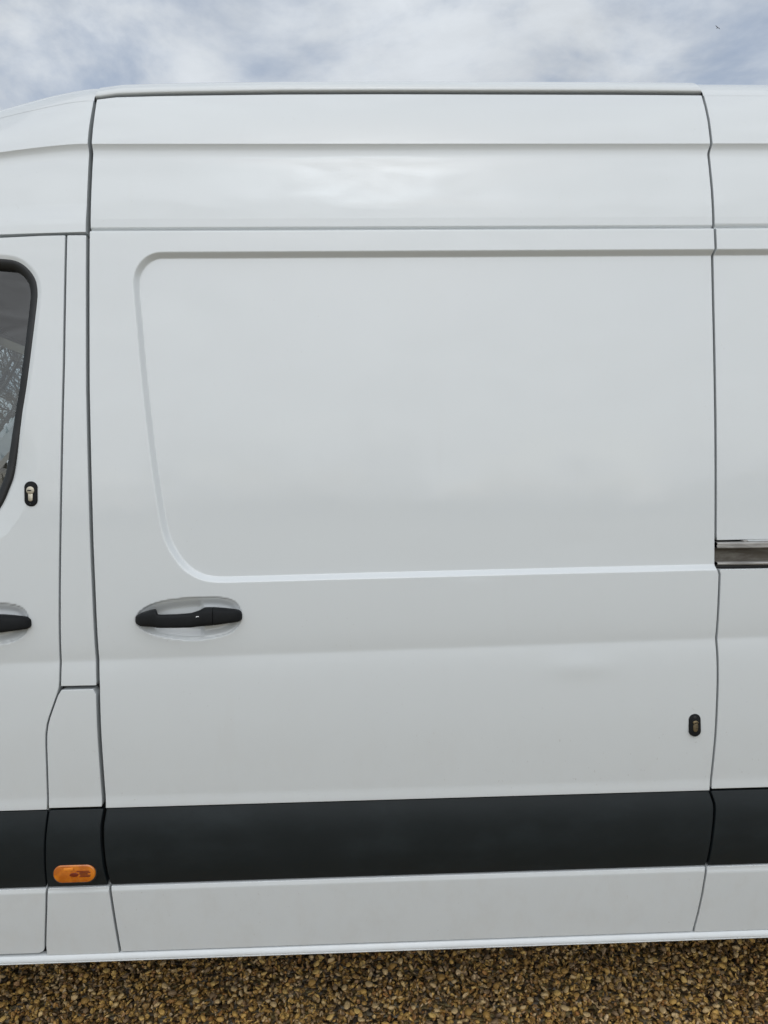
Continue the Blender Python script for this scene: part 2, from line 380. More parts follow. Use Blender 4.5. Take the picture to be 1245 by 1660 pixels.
FEAT = list(np.arange(2.032, 2.046, .001))+[2.064, 2.0655, 2.0625]+list(np.arange(2.208, 2.234, .0015))+list(np.arange(1.976, 1.994, .0015))+list(np.arange(1.276, 1.302, .0015))+list(np.arange(.582, .600, .0015))+list(np.arange(.775, .80, .0015))+list(np.arange(1.10, 1.15, .0025))
GL = curve([(.40,-.5630),(.42,-.5640),(.507,-.569),(.599,-.5735),(.645,-.5765),(.70,-.5775),(.742,-.5765),(.775,-.5715),(.80,-.5705),(.835,-.5703),(.97,-.5696),(1.06,-.568),(1.28,-.5685),(1.37,-.5695),(1.7,-.570),(1.94,-.5672),(2.03,-.566),(2.117,-.565),(2.2,-.5635),(2.211,-.5630),(2.235,-.5640),(2.285,-.5624),(2.34,-.560),(2.36,-.559)])
GR = curve([(.40,.7715),(.4221,.7736),(.4722,.7808),(.52,.786),(.5934,.7912),(.6783,.7946),(.74,.7980),(.7497,.7975),(.775,.790),(.7813,.7888),(.85,.7912),(.9075,.7930),(1.0359,.7937),(1.0863,.7927),(1.135,.7905),(1.2314,.7925),(1.2775,.7935),(1.288,.7905),(1.296,.7890),(1.3611,.7890),(1.59,.7900),(1.7255,.7899),(1.8903,.7897),(1.978,.7900),(1.992,.7932),(2.035,.7930),(2.042,.7925),(2.1258,.7929),(2.2094,.7913),(2.226,.7955),(2.2844,.7953),(2.32,.7935),(2.3516,.7913),(2.36,.7905)])
def off(c, d): return lambda z: c(z)+d
# ---- sliding door
dtop = lambda x: np.interp(x, [-.57, -.5531, -.5136, -.43, -.3528, -.15, .0699, .6, .7887, .8], [2.3355, 2.3400, 2.3457, 2.3487, 2.3505, 2.3538, 2.3550, 2.3546, 2.3533, 2.3530])-.0035
door = panel('sliding_door', off(GL, .0050), off(GR, -.0037), .4235, 2.3515, H_door, M['paint'], van, .0032, top=dtop, extra=FEAT)
GLs, GRs = GL, GR
panel('trim_strip', off(GL, .0058), off(GR, -.0044), .5970, .7765, H_strip, M['trim'], door, .008, ring=(.0030, .014))
# ---- pillar between the doors, fuel flap, lower pillar
FD = curve([(2.0297,-.6118),(1.90,-.6155),(1.756,-.6196),(1.5,-.6302),(1.3468,-.6371),(1.20,-.6436),(1.075,-.6487),(1.06,-.6500),(1.046,-.6545),(.995,-.6745),(.978,-.6800),(.955,-.6842),(.93,-.6860),(.885,-.6880),(.7833,-.6939),(.70,-.7030),(.6041,-.7107),(.54,-.7180),(.4767,-.7265),(.44,-.7310)])
panel('door_pillar', off(FD, .0036), off(GL, -.0050), 1.0635, 2.0268, H_plain, M['paint'], van, .006)
fr = lambda z: np.clip((z-1.040)/.010, 0, 1)**2*.0055
flap = panel('fuel_flap', lambda z: FD(z)+.0034+fr(z)*.6, lambda z: GL(z)-.0062-fr(z), .7865, 1.0525, lambda x, z: H_plain(x, z)+low_edge(z), M['paint'], van, .005)
ps = panel('trim_strip', off(FD, .0036), off(GL, -.0062), .5965, .7765, H_strip, M['trim'], van, .006, ring=(.0030, .014))
panel('lower_pillar', off(FD, .0036), off(GL, -.0032), .4205, .5895, lambda x, z: base(z)+.003*ss(.578, .589, z), M['paint'], van, .006)
# ---- front door with window opening
def fdr(z):
    r = .013; q = np.clip((.4275+r-z)/r, 0, 1); return FD(z)-.0034-r*(1-np.sqrt(np.clip(1-q*q, 0, 1)))
FDL = curve([(.42,-1.462),(.9,-1.462),(1.38,-1.462),(1.5,-1.44),(1.75,-1.35),(1.95,-1.275),(2.03,-1.235)])
fdoor = panel('front_door', FDL, fdr, .4275, 2.0275, H_front, M['paint'], van, .0036, top=lambda x: np.interp(x, [-1.2, -.75, -.66, -.612], [2.008, 2.0220, 2.0260, 2.0268]), hole=WIN, extra=[q for q in FEAT if q < 2.02])
panel('trim_strip', off(FDL, .01), off(FD, -.0046), .5965, .7765, H_strip, M['trim'], fdoor, .008, ring=(.0030, .014))
# ---- side above the cab: roof line falls away towards the windscreen
def cab_warp(x, y, z):
    t = np.clip(-.571-x, 0, 1.2); dr = 4.7*t*t/(1+17*t)+.12*t*ss(.2, .9, t); ex = 1+.65*np.exp(-t/.40)
    return x, y+.10*t*t, z-.0135*ss(2.235, 2.352, z)-dr*np.clip((z-2.0365)/.3535, 0, 1.1)**ex-.004*np.clip(t/.2, 0, 1)*np.clip(1-(z-2.0365)/.1, 0, 1)
cab_side = panel('cab_side_panel', lambda z: np.full_like(z, -1.33)+.0*z, off(GL, -.0055), 2.0355, 2.3560, H_cab, M['paint'], van, .005, warp=cab_warp, ring=(.0008, .032), extra=FEAT)
# ---- rear quarter, split by the slot of the door track
REAR = lambda z: np.full_like(z, 2.95)
rear_up = panel('quarter_panel', off(GR, .0037), REAR, 1.3535, 2.3560, H_rear_up, M['paint'], van, .008, ring=(.0012, .032), extra=FEAT)
ARCH = cr_close([(1.95+.42*math.cos(a), .36+.42*math.sin(a)) for a in np.arange(24)/24*2*math.pi], 2)
rear_low = panel('quarter_panel', off(GR, .0037), REAR, .7865, 1.2875, H_rear_low, M['paint'], van, .008, extra=FEAT)
panel('quarter_panel', off(GR, .0037), lambda z: np.full_like(z, 1.54), .4215, .5900, lambda x, z: base(z)+.003*ss(.578, .589, z), M['paint'], van, .008)
panel('trim_strip', off(GR, .0058), lambda z: np.full_like(z, 1.54), .5965, .7765, H_strip, M['trim'], van, .008, ring=(.0030, .014))
panel('quarter_panel', lambda z: np.full_like(z, 2.37), REAR, .4215, .7820, lambda x, z: base(z), M['paint'], van, .02)
# ---- sill lip
sweep_x('sill', [(.14, .4225), (.095, .4200), (.0862, .4192), (.0838, .4172), (.0818, .4090), (.0812, .4062), (.0822, .4050), (.0842, .4046), (.0842, .4038), (.0825, .4032), (.0832, .4010), (.088, .3998), (.14, .3998)],
        np.linspace(-1.5, 1.54, 60), M['paint'], van)
# ---- weatherstrip seen in the panel gaps
zz = np.linspace(.43, 2.352, 120)
V = []; F = []
for i, z_ in enumerate(zz):
    y_ = float(base(np.array([z_]))[0])+.030
    V += [(-1.43 if z_ < 2.02 else -.60, y_, z_), (.83 if not 1.265 < z_ < 1.365 else .796, y_, z_)]
    if i: F.append((2*i-2, 2*i-1, 2*i+1, 2*i))
me_seal = mesh_obj('weatherstrip', [v for v in V if True], [f for f in F if not (1.36 < zz[f[0]//2] < 2.03)], M['seal'], van)
V2 = []; F2 = []
for i, z_ in enumerate(zz):
    y_ = float(base(np.array([z_]))[0])+.030
    V2 += [(-.66, y_+.0005, z_), (.83 if not 1.265 < z_ < 1.365 else .796, y_+.0005, z_)]
    if i: F2.append((2*i-2, 2*i-1, 2*i+1, 2*i))
mesh_obj('weatherstrip', V2, [f for f in F2 if 1.345 < zz[f[0]//2] < 2.045], M['seal'], van)

# ---- roof: swept in three pressings
RS = [(.110, 2.3585), (.094, 2.3590), (.0885, 2.3605), (.0868, 2.3640), (.0880, 2.3710), (.0925, 2.3790), (.0995, 2.3855), (.111, 2.3918), (.130, 2.3982), (.17, 2.4075), (.30, 2.424), (.60, 2.445), (1.0, 2.453)]
RS = RS+[(2.0-y, z) for y, z in RS[-2::-1]]
def sm(prof, k=4):
    p = np.array(prof); o = []
    for i in range(len(p)-1):
        a, b, c, d = p[max(i-1, 0)], p[i], p[i+1], p[min(i+2, len(p)-1)]
        for t in np.arange(k)/k: o.append(tuple(.5*((2*b)+(-a+c)*t+(2*a-5*b+4*c-d)*t*t+(-a+3*b-3*c+d)*t**3)))
    return o+[tuple(p[-1])]
RSs = sm(RS)
def roof_piece(xs, f, skew=None):
    V = []; n = len(RSs)
    for x in xs:
        for y, z in RSs:
            xx, y2, z2 = f(x, y, z); V.append((xx, y2, z2))
    F = [(i*n+j, i*n+j+1, (i+1)*n+j+1, (i+1)*n+j) for i in range(len(xs)-1) for j in range(n-1)]
    F = [tuple(reversed(q)) for q in F]
    return mesh_obj('roof', V, F, M['paint'], van)
def lean(z): return min(max(z-2.3585, 0), .05)
def roof_mid(x, y, z):
    edge = float(np.interp(x, [-.57, -.5531, -.5136, -.43, -.3528, -.15, .0699, .6, .79], [-.016, -.0145, -.009, -.0060, -.0043, -.0010, 0, 0, -.0015]))
    k = min(max((x-.5)/.2902, 0), 1)*-.50+min(max((-x-.40)/.1615, 0), 1)*.33
    return x+lean(z)*k, y, z+edge*max(0, 1-max(0, min(y, 2-y)-.09)/.25)
roof_piece(np.concatenate([np.linspace(-.5615, -.45, 14), np.linspace(-.42, .74, 40), np.linspace(.75, .7902, 8)]), roof_mid)
RSc = [(float(base(np.array([2.350]))[0])-.0004, 2.3500), (float(base(np.array([2.356]))[0])-.0004, 2.3560), (.0920, 2.3640), (.0965, 2.3720), (.1015, 2.3788), (.1085, 2.3850), (.119, 2.3910), (.136, 2.3975), (.17, 2.4065), (.30, 2.423), (.60, 2.444), (1.0, 2.452)]
RSc = RSc+[(2.0-y, z) for y, z in RSc[-2::-1]]
RSs = sm(RSc)
def roof_cab(x, y, z):
    xx, dy, z2 = cab_warp(np.array(x), np.array(0.), np.array(min(z, 2.392))); z2 = float(z2)+max(0, z-2.392)
    z2 += .0135*(1-max(0, 1-max(0, min(y, 2-y)-.09)/.25))
    return x+lean(z)*.33*max(0, 1+(x+.563)/.1), y+(float(dy) if y < 1 else -float(dy)), z2
roof_piece(np.linspace(-.5630, -1.36, 40)[::-1], roof_cab)
roof_piece(np.concatenate([np.linspace(.7918, 1.0, 12), np.linspace(1.1, 2.95, 20)]), lambda x, y, z: (x-lean(z)*.50*max(0, 1-(x-.7918)/.2), y, z-.0005))

# ---- door handles (loft along x)
def loft_handle(name, secs, mt, parent, n=20):
    """secs: (x, zbot, ztop, yfront, yback)"""
    V = []; F = []
    for x, z0, z1, y0, y1 in secs:
        cz, cy, rz, ry = (z0+z1)/2, (y0+y1)/2, (z1-z0)/2, (y1-y0)/2
        for k in range(n):
            a = 2*math.pi*k/n; c, s = math.cos(a), math.sin(a); p = .58
            V.append((x, cy-ry*math.copysign(abs(c)**p, c), cz+rz*math.copysign(abs(s)**p, s)))
    for i in range(len(secs)-1):
        for k in range(n):
            a = i*n+k; b = i*n+(k+1) % n; F.append((a, a+n, b+n, b))
    F += [tuple(range(n)), tuple(range(len(secs)*n-1, (len(secs)-1)*n-1, -1))]
    return sharp(mesh_obj(name, V, F, mt, parent), 60)
def handle_secs(dx=0., dz=0.):
    topx = [-.4805,-.4798,-.4775,-.4672,-.4500,-.4400,-.4359,-.4318,-.4302,-.4290,-.4243,-.3895,-.3588,-.3500,-.3423,-.3385,-.3346,-.3312]
    topz = [1.2080,1.2115,1.2150,1.2205,1.2256,1.2277,1.2283,1.2250,1.2226,1.2190,1.2182,1.2186,1.2202,1.2215,1.2236,1.2262,1.2286,1.2290]
    botx = [-.4805,-.4798,-.4765,-.4690,-.4274,-.3903,-.3466,-.3116]; botz = [1.2020,1.1985,1.1946,1.1920,1.1900,1.1894,1.1896,1.1914]
    xs = sorted(set(topx+[-.4687, -.4556, -.415, -.40, -.375, -.325, -.3190, -.3150, -.3128]))
    out = []
    for x in xs:
        zt_, zb_ = np.interp(x, topx+[-.3128], topz+[1.2288]), np.interp(x, botx, botz)
        yf = np.interp(x, [-.4805, -.475, -.455, -.42, -.39, -.36, -.33, -.3128], [-.006, -.016, -.024, -.0285, -.0300, -.0295, -.0275, -.0265])
        yb = np.interp(x, [-.4805, -.44, -.43, -.36, -.347, -.3128], [.010, .010, -.013, -.015, .012, .012])
        out.append((x+dx, zb_+dz, zt_+dz, yf, yb))
    return out
def cap_secs(dx=0., dz=0.):
    q = []
    for x, z0, z1, yf in [(-.3118,1.1918,1.2288,-.0265),(-.3108,1.1917,1.2291,-.0272),(-.290,1.1938,1.2268,-.0235),(-.2700,1.1957,1.2238,-.018),(-.2610,1.1968,1.2215,-.014),(-.2570,1.1982,1.2188,-.010),(-.2545,1.2010,1.2155,-.006),(-.2535,1.2050,1.2110,-.002)]:
        q.append((x+dx, z0+dz, z1+dz, yf, .010))
    return q
loft_handle('door_handle', handle_secs(), M['handle'], door)
loft_handle('handle_cap', cap_secs(), M['handle'], door)
loft_handle('door_handle', handle_secs(-.4490, -.006), M['handle'], fdoor)
loft_handle('handle_cap', cap_secs(-.4490, -.006), M['handle'], fdoor)
# chip in the grip's skin
cp = [(-.3470, 1.2112), (-.3455, 1.2130), (-.3435, 1.2139), (-.3415, 1.2134), (-.3398, 1.2120), (-.3412, 1.2117), (-.3430, 1.2123), (-.3448, 1.2114)]
mesh_obj('paint_chip', [(x, -.0292+(z-1.2112)*.7, z+.0012) for x, z in cp], [tuple(range(len(cp)))], M['chip'], door, False)

# ---- security locks
def lock(parent, cx, cz, y, tilt, body, core):
    plate('lock_plate', stadium(cx, cz, .0275, .0535, 12, tilt), y-.0035, y+.004, .0018, M['handle'], parent)
    def loc(px, pz): return (cx+px*math.cos(tilt)-pz*math.sin(tilt), cz+px*math.sin(tilt)+pz*math.cos(tilt))
    tail = [loc(px, pz) for px, pz in [(-.0048, .004), (-.0048, -.0125), (-.0032, -.0150), (0, -.0158), (.0032, -.0150), (.0048, -.0125), (.0048, .004)]]
    plate('lock_cylinder', tail, y-.0046, y-.001, .0006, body, parent)
    c = loc(0, .0075)
    plate('lock_core', [(c[0]+.0085*math.cos(a), c[1]+.0085*math.sin(a)) for a in np.arange(20)/20*2*math.pi], y-.0056, y-.001, .0010, core, parent)
    k = [loc(px, .0072+pz) for px, pz in [(-.0058, -.0010), (.0030, -.0012), (.0030, .0008), (-.0020, .0018), (-.0058, .0012)]]
    plate('keyhole', k, y-.0060, y-.004, .0002, M['under'], parent)
    s = loc(-.001, -.0215)
    plate('lock_screw', [(s[0]+.0018*math.cos(a), s[1]+.0018*math.sin(a)) for a in np.arange(10)/10*2*math.pi], y-.0039, y-.002, .0004, M['rubber'], parent)
hy = lambda f, x, z: float(f(np.array([x]), np.array([z]))[0])
lock(fdoor, -.6935, 1.4785, hy(H_front, -.6935, 1.4785), R(-1), M['nickel'], M['nickel'])
lx, lz = .7438, .9392; ly = hy(H_door, lx, lz)
plate('lock_plate', stadium(lx, lz, .0270, .0520, 12, R(2)), ly-.0035, ly+.004, .0018, M['handle'], door)
plate('lock_cylinder', cr_close([(lx-.0035, lz+.003), (lx-.0052, lz-.006), (lx-.003, lz-.0135), (lx+.002, lz-.0150), (lx+.0058, lz-.010), (lx+.0065, lz), (lx+.003, lz+.005)], 2), ly-.0050, ly-.001, .0008, M['brass'], door)
plate('lock_core', cr_close([(lx-.0060, lz+.0070), (lx-.002, lz+.0105), (lx+.004, lz+.0100), (lx+.0070, lz+.0060), (lx+.003, lz+.0040), (lx-.003, lz+.0030)], 2), ly-.0062, ly-.001, .0010, M['brass'], door)
plate('keyhole', [(lx-.002, lz+.0035), (lx+.0045, lz+.0070), (lx+.004, lz+.0082), (lx-.0028, lz+.0050)], ly-.0066, ly-.004, .0002, M['under'], door)
plate('lock_screw', [(lx-.0005+.0038*math.cos(a), lz+.0175+.0038*math.sin(a)) for a in np.arange(12)/12*2*math.pi], ly-.0042, ly-.002, .0008, M['rubber'], door)

# ---- amber side marker set into the pillar strip
ax, az = -.6435, .6325; ay = hy(H_strip, ax, az)-.001
plate('marker_bezel', stadium(ax, az-.0012, .0985, .0465, 16), ay-.0015, ay+.008, .0015, M['rubber'], ps)
plate('marker_lens', stadium(ax, az, .0930, .0410, 16), ay-.0055, ay+.006, .0030, M['amber'], ps)
plate('marker_reflector', [(ax-.022, az+.0085), (ax-.002, az+.0085), (ax-.002, az+.0148), (ax-.022, az+.0138)], ay-.0069, ay-.005, .0003, M['amber_bright'], ps)
plate('marker_emblem', cr_close([(ax-.010, az-.002), (ax-.006, az+.002), (ax, az+.003), (ax+.006, az+.002), (ax+.010, az-.0015), (ax+.006, az-.005), (ax, az-.006), (ax-.006, az-.005)], 2), ay-.0069, ay-.005, .0003, M['lens_dark'], ps)
for k, (x0, x1, zz_) in enumerate([(.006, .034, .0060), (.012, .036, .0030), (.012, .030, 0.), (.014, .036, -.0030), (.012, .035, -.0060)]):
    plate('marker_lettering', [(ax+x0, az+zz_-.0008), (ax+x1, az+zz_-.0008), (ax+x1, az+zz_+.0008), (ax+x0, az+zz_+.0008)], ay-.0068, ay-.005, .0001, M['lens_dark'], ps)

# ---- sliding door track in the rear quarter
tx = np.concatenate([np.linspace(.7908, .90, 16), np.linspace(.95, 2.2, 12)])
ty = lambda x: .012*max(0., (.90-x)/.125)**2
tb = .004
sweep_x('track_flange', [(.035, 1.3482), (.004, 1.3482), (-.002, 1.3470), (-.0035, 1.3445), (.0005, 1.3400), (-.0025, 1.3372), (-.0005, 1.3345), (.006, 1.3338), (.035, 1.3338)], tx, M['rail'], van, ty)
sweep_x('track_channel', [(.012, 1.3345), (.024, 1.3300), (.025, 1.3120), (.022, 1.3060), (.010, 1.3052), (.006, 1.3040)], tx, M['rail_dirty'], van, ty)
sweep_x('track_lip', [(.02, 1.3046), (.004, 1.3046), (-.0025, 1.3035), (-.0045, 1.3010), (-.0030, 1.2985), (.004, 1.2965), (.02, 1.2955)], tx, M['rail'], van, ty)
sweep_x('track_base', [(.005, 1.2965), (.002, 1.2945), (.006, 1.2905), (.024, 1.2880), (.026, 1.27)], tx, M['rubber'], van, ty)
sweep_x('track_backing', [(.030, 1.37), (.045, 1.36), (.045, 1.28), (.030, 1.27)], tx, M['under'], van, lambda x: .02)
sweep_x('track_cover', [(.030, 1.3482), (.0130, 1.3484), (.0125, 1.3490), (.0128, 1.3540), (.030, 1.3545)], np.linspace(.8612, 2.2, 4), M['paint'], van)
mesh_obj('track_tab', [(x, .0045+.004*(k % 2), z) for k, (x, z) in enumerate([(.846, 1.3525), (.858, 1.3525), (.8605, 1.3500), (.8605, 1.3478), (.851, 1.3480), (.843, 1.3512)])], [(5, 4, 3, 2, 1, 0)], M['rail'], van, False)

# ---- front door glazing
WS = WIN
def inset(poly, d):
    a = np.roll(poly, -1, 0)-np.roll(poly, 1, 0); nr = np.stack([a[:, 1], -a[:, 0]], -1); nr /= np.linalg.norm(nr, axis=1)[:, None]
    if sdf(poly, poly[:1, 0]+nr[:1, 0]*.002, poly[:1, 1]+nr[:1, 1]*.002)[0] > 0: nr = -nr
    return poly+nr*d
def window_seal(parent):
    V = []; F = []; n = len(WS)
    steps = [(-.004, .004), (-.0022, -.0005), (.002, -.0015), (.007, .0002), (.012, .0032), (.0165, .0085), (.0185, .0125), (.0185, .022)]
    for d, dy in steps:
        q = inset(WS, d)
        yb = base(q[:, 1])+.0035
        V += [(q[i, 0], yb[i]+dy, q[i, 1]) for i in range(n)]
    for s in range(len(steps)-1):
        for i in range(n):
            j = (i+1) % n; F.append((s*n+i, s*n+j, (s+1)*n+j, (s+1)*n+i))
    return mesh_obj('window_seal', V, F, M['rubber'], parent)
window_seal(fdoor)
q = inset(WIN, .0178); V = []; F = []
zr = np.linspace(q[:, 1].min()+.0005, q[:, 1].max()-.0005, 70)
for i, z_ in enumerate(zr):
    a, b2 = q, np.roll(q, -1, 0); cr_ = [ (p0[0]+(z_-p0[1])/(p1[1]-p0[1])*(p1[0]-p0[0])) for p0, p1 in zip(a, b2) if (p0[1] > z_) != (p1[1] > z_)]
    y_ = float(base(np.array([z_]))[0])+.0195
    V += [(min(cr_), y_, z_), (max(cr_), y_, z_)]
    if i: F.append((2*i-2, 2*i-1, 2*i+1, 2*i))
mesh_obj('window_glass', V, F, M['glass'], fdoor)

# ---- rest of the body: far side, floor, cab front, interior
def flat(name, V, F, mt, parent=van, smooth=False): return mesh_obj(name, V, F, mt, parent, smooth)
zs_ = np.linspace(.42, 2.36, 60)
def far_sheet(x0, x1, z0, z1):
    z = np.linspace(z0, z1, 40); y = 2.0-base(z); V = []; F = []
    for i in range(40):
        V += [(x0, y[i], z[i]), (x1, y[i], z[i])]
        if i: F.append((2*i-2, 2*i, 2*i+1, 2*i-1))
    return mesh_obj('side_panel', V, F, M['paint'], van)
far_sheet(-.62, 2.95, .42, 2.358); far_sheet(-1.33, -.62, 2.03, 2.2)
for src in (fdoor,):
    c = src.copy(); col.objects.link(c); c.parent = van; c.location = (0, 2.0, 0); c.scale = (1, -1, 1)
    for ch in list(src.children):
        if ch.name.split('.')[0] in ('trim_strip', 'window_seal', 'window_glass', 'door_handle', 'handle_cap'):
            d = ch.copy(); col.objects.link(d); d.parent = c
sweep_x('underbody', [(.10, .4225), (.10, .405), (.16, .40), (.25, .36), (.35, .36), (.42, .44), (1.58, .44), (1.65, .36), (1.75, .36), (1.84, .40), (1.90, .405), (1.90, .4225)], [-1.5, 1.54], M['under'], van, closed=True, smooth=False)
sweep_x('underbody', [(.30, .60), (.30, .44), (1.7, .44), (1.7, .60)], [-2.5, 2.95], M['under'], van, closed=True, smooth=False)
flat('rear_door', [(2.95, .06, .42), (2.95, 1.94, .42), (2.95, 1.9, 2.36), (2.95, .1, 2.36)], [(0, 1, 2, 3)], M['paint'])
flat('bulkhead', [(-.60, .14, .42), (-.60, 1.86, .42), (-.60, 1.9, 2.34), (-.60, .1, 2.34)], [(3, 2, 1, 0)], M['inner'])
flat('cab_floor', [(-1.5, .08, .62), (-.6, .08, .62), (-.6, 1.92, .62), (-1.5, 1.92, .62)], [(0, 1, 2, 3)], M['seat'])
HX, HZ = -1.30, 2.035                    # windscreen header
V = []; F = []
for i, x in enumerate(np.linspace(-.60, HX, 12)):
    z_ = 2.10-.065*((x+.60)/(HX+.60))**2
    V += [(x, .06, z_-.03), (x, .35, z_), (x, 1.65, z_), (x, 1.94, z_-.03)]
    if i:
        for j in range(3): a = (i-1)*4+j; F.append((a, a+1, a+5, a+4))
flat('headliner', V, F, M['inner'], smooth=True)
for y0 in (.22, 1.10):
    V = []
    for (x, z_) in [(HX+.20, 2.055), (HX+.03, 2.038), (HX+.02, 2.022), (HX+.19, 2.038)]: V += [(x, y0, z_), (x, y0+.62, z_)]
    flat('sun_visor', V, [(0, 1, 3, 2), (2, 3, 5, 4), (4, 5, 7, 6), (6, 7, 1, 0)], M['inner'])
def wsx(z): return HX-(HZ-z)*.95
V = []; F = []
for i, z_ in enumerate(np.linspace(HZ, 1.24, 10)):
    for j, s in enumerate(np.linspace(-1, 1, 13)):
        V.append((wsx(z_)-.10*(1-s*s), 1+s*(.90-.02*(HZ-z_)*-1), z_+.0))
for i in range(9):
    for j in range(12): a = i*13+j; F.append((a, a+1, a+14, a+13))
flat('windscreen', V, F, M['glass'], smooth=True)
# header, A pillars, bonnet, wings, nose
sweep_x('roof_header', [(.10, 2.015), (.10, 2.06), (1.9, 2.06), (1.9, 2.015)], [HX-.02, HX+.06], M['paint'], van, closed=True, smooth=False)
for y0, y1 in ((.035, .10), (1.90, 1.965)):
    V = []
    for z_ in (2.05, 1.24): V += [(wsx(z_)-.03, y0, z_), (wsx(z_)+.09, y0, z_), (wsx(z_)+.09, y1, z_), (wsx(z_)-.03, y1, z_)]
    flat('windscreen_pillar', V, [(0, 1, 5, 4), (1, 2, 6, 5), (2, 3, 7, 6), (3, 0, 4, 7)], M['paint'])
V = []; F = []
BN = [(-2.02, 1.25), (-2.2, 1.21), (-2.45, 1.10), (-2.62, .95), (-2.70, .75), (-2.72, .5), (-2.66, .32)]
for i, (x, z_) in enumerate(BN):
    for s in np.linspace(-1, 1, 13): V.append((x+.14*s*s*(.3+i*.12), 1+s*.955, z_-.03*s*s))
for i in range(len(BN)-1):
    for j in range(12): a = i*13+j; F.append((a, a+1, a+14, a+13))
flat('bonnet', V, F, M['paint'], smooth=True)
WARCH = [(-1.95+.43*math.cos(a), .36+.43*math.sin(a)) for a in np.linspace(R(8), R(172), 16)]
for yy in (.03, 1.97):
    pts = [(-1.47, .44), (-1.50, .60)]
    pts = [(-1.47, 1.36), (-1.47, .42), (-1.52, .42)]+WARCH+[(-2.40, .40), (-2.60, .42), (-2.58, .95), (-2.36, 1.12), (-2.05, 1.24)]
    bm = bmesh.new(); f = bm.faces.new([bm.verts.new((x, yy, z)) for x, z in pts]); bmesh.ops.triangulate(bm, faces=[f]); me = bpy.data.meshes.new('front_wing'); bm.to_mesh(me); bm.free()
    me.materials.append(M['paint']); o = bpy.data.objects.new('front_wing', me); col.objects.link(o); o.parent = van
# seats and dashboard
def rbox(name, lo, hi, bev, mt, parent=van, rot=None):
    bm = bmesh.new(); bmesh.ops.create_cube(bm, size=1)
    for v in bm.verts: v.co = Vector([(lo[i]+hi[i])/2+v.co[i]*(hi[i]-lo[i]) for i in range(3)])
    if rot: bmesh.ops.rotate(bm, verts=bm.verts, cent=Vector([(lo[0]+hi[0])/2, (lo[1]+hi[1])/2, lo[2]]), matrix=Matrix.Rotation(rot, 3, 'Y'))
    bmesh.ops.bevel(bm, geom=bm.edges, offset=bev, segments=3, affect='EDGES', profile=.6)
    me = bpy.data.meshes.new(name); bm.to_mesh(me); bm.free(); me.polygons.foreach_set('use_smooth', np.full(len(me.polygons), True)); me.materials.append(mt)
    o = bpy.data.objects.new(name, me); col.objects.link(o); o.parent = parent; return o
for y0 in (.32, 1.22):
    rbox('seat', (-1.20, y0, .95), (-.72, y0+.48, 1.12), .05, M['seat'])
    rbox('seat_back', (-.86, y0+.02, 1.08), (-.72, y0+.46, 1.62), .05, M['seat'], rot=R(8))
    rbox('headrest', (-.76, y0+.12, 1.62), (-.66, y0+.36, 1.80), .04, M['seat'])
rbox('dashboard', (-2.0, .10, .95), (-1.45, 1.90, 1.28), .08, M['seat'])
V = [];
bm = bmesh.new()
def torus(bm, c, R1, r1, mx, n=28, k=8):
    vs = []
    for i in range(n):
        for j in range(k):
            a, b = 2*math.pi*i/n, 2*math.pi*j/k
            vs.append(bm.verts.new(Vector(c)+mx@Vector(((R1+r1*math.cos(b))*math.cos(a), (R1+r1*math.cos(b))*math.sin(a), r1*math.sin(b)))))
    for i in range(n):
        for j in range(k):
            bm.faces.new((vs[i*k+j], vs[((i+1) % n)*k+j], vs[((i+1) % n)*k+(j+1) % k], vs[i*k+(j+1) % k]))
torus(bm, (-1.33, 1.46, 1.27), .20, .016, Matrix.Rotation(R(62), 3, 'Y'))
me = bpy.data.meshes.new('steering_wheel'); bm.to_mesh(me); bm.free(); me.materials.append(M['handle']); o = bpy.data.objects.new('steering_wheel', me); col.objects.link(o); o.parent = van
# wheels
def wheel(x, y, s):
    prof = [(.0, .19), (.02, .20), (.01, .235), (0, .30), (.02, .333), (.06, .343), (.16, .343), (.20, .33), (.21, .30), (.21, .20)]
    def lathe(name, pf, mt, par):
        V = []; F = []; n = 36; k = len(pf)
        for i in range(n):
            a = 2*math.pi*i/n
            V += [(x+r*math.cos(a), y+s*d, .343+r*math.sin(a)) for d, r in pf]
        for i in range(n):
            for j in range(k-1):
                a = i*k+j; b = ((i+1) % n)*k+j; F.append((a, b, b+1, a+1) if s > 0 else (a, a+1, b+1, b))
        return mesh_obj(name, V, F, mt, par)
    t = lathe('wheel', [(.03, .02), (.025, .06), (.045, .10), (.05, .16), (.02, .19), (.03, .203)], M['rail'], van)
    lathe('tyre', prof, M['rubber'], t)
for x in (-1.95, 1.95): wheel(x, .075, 1); wheel(x, 1.925, -1)
rbox('wheel_housing', (-2.42, .34, .44), (-1.5, 1.66, 1.0), .05, M['under']); rbox('wheel_housing', (1.5, .34, .44), (2.4, 1.66, .9), .05, M['under'])

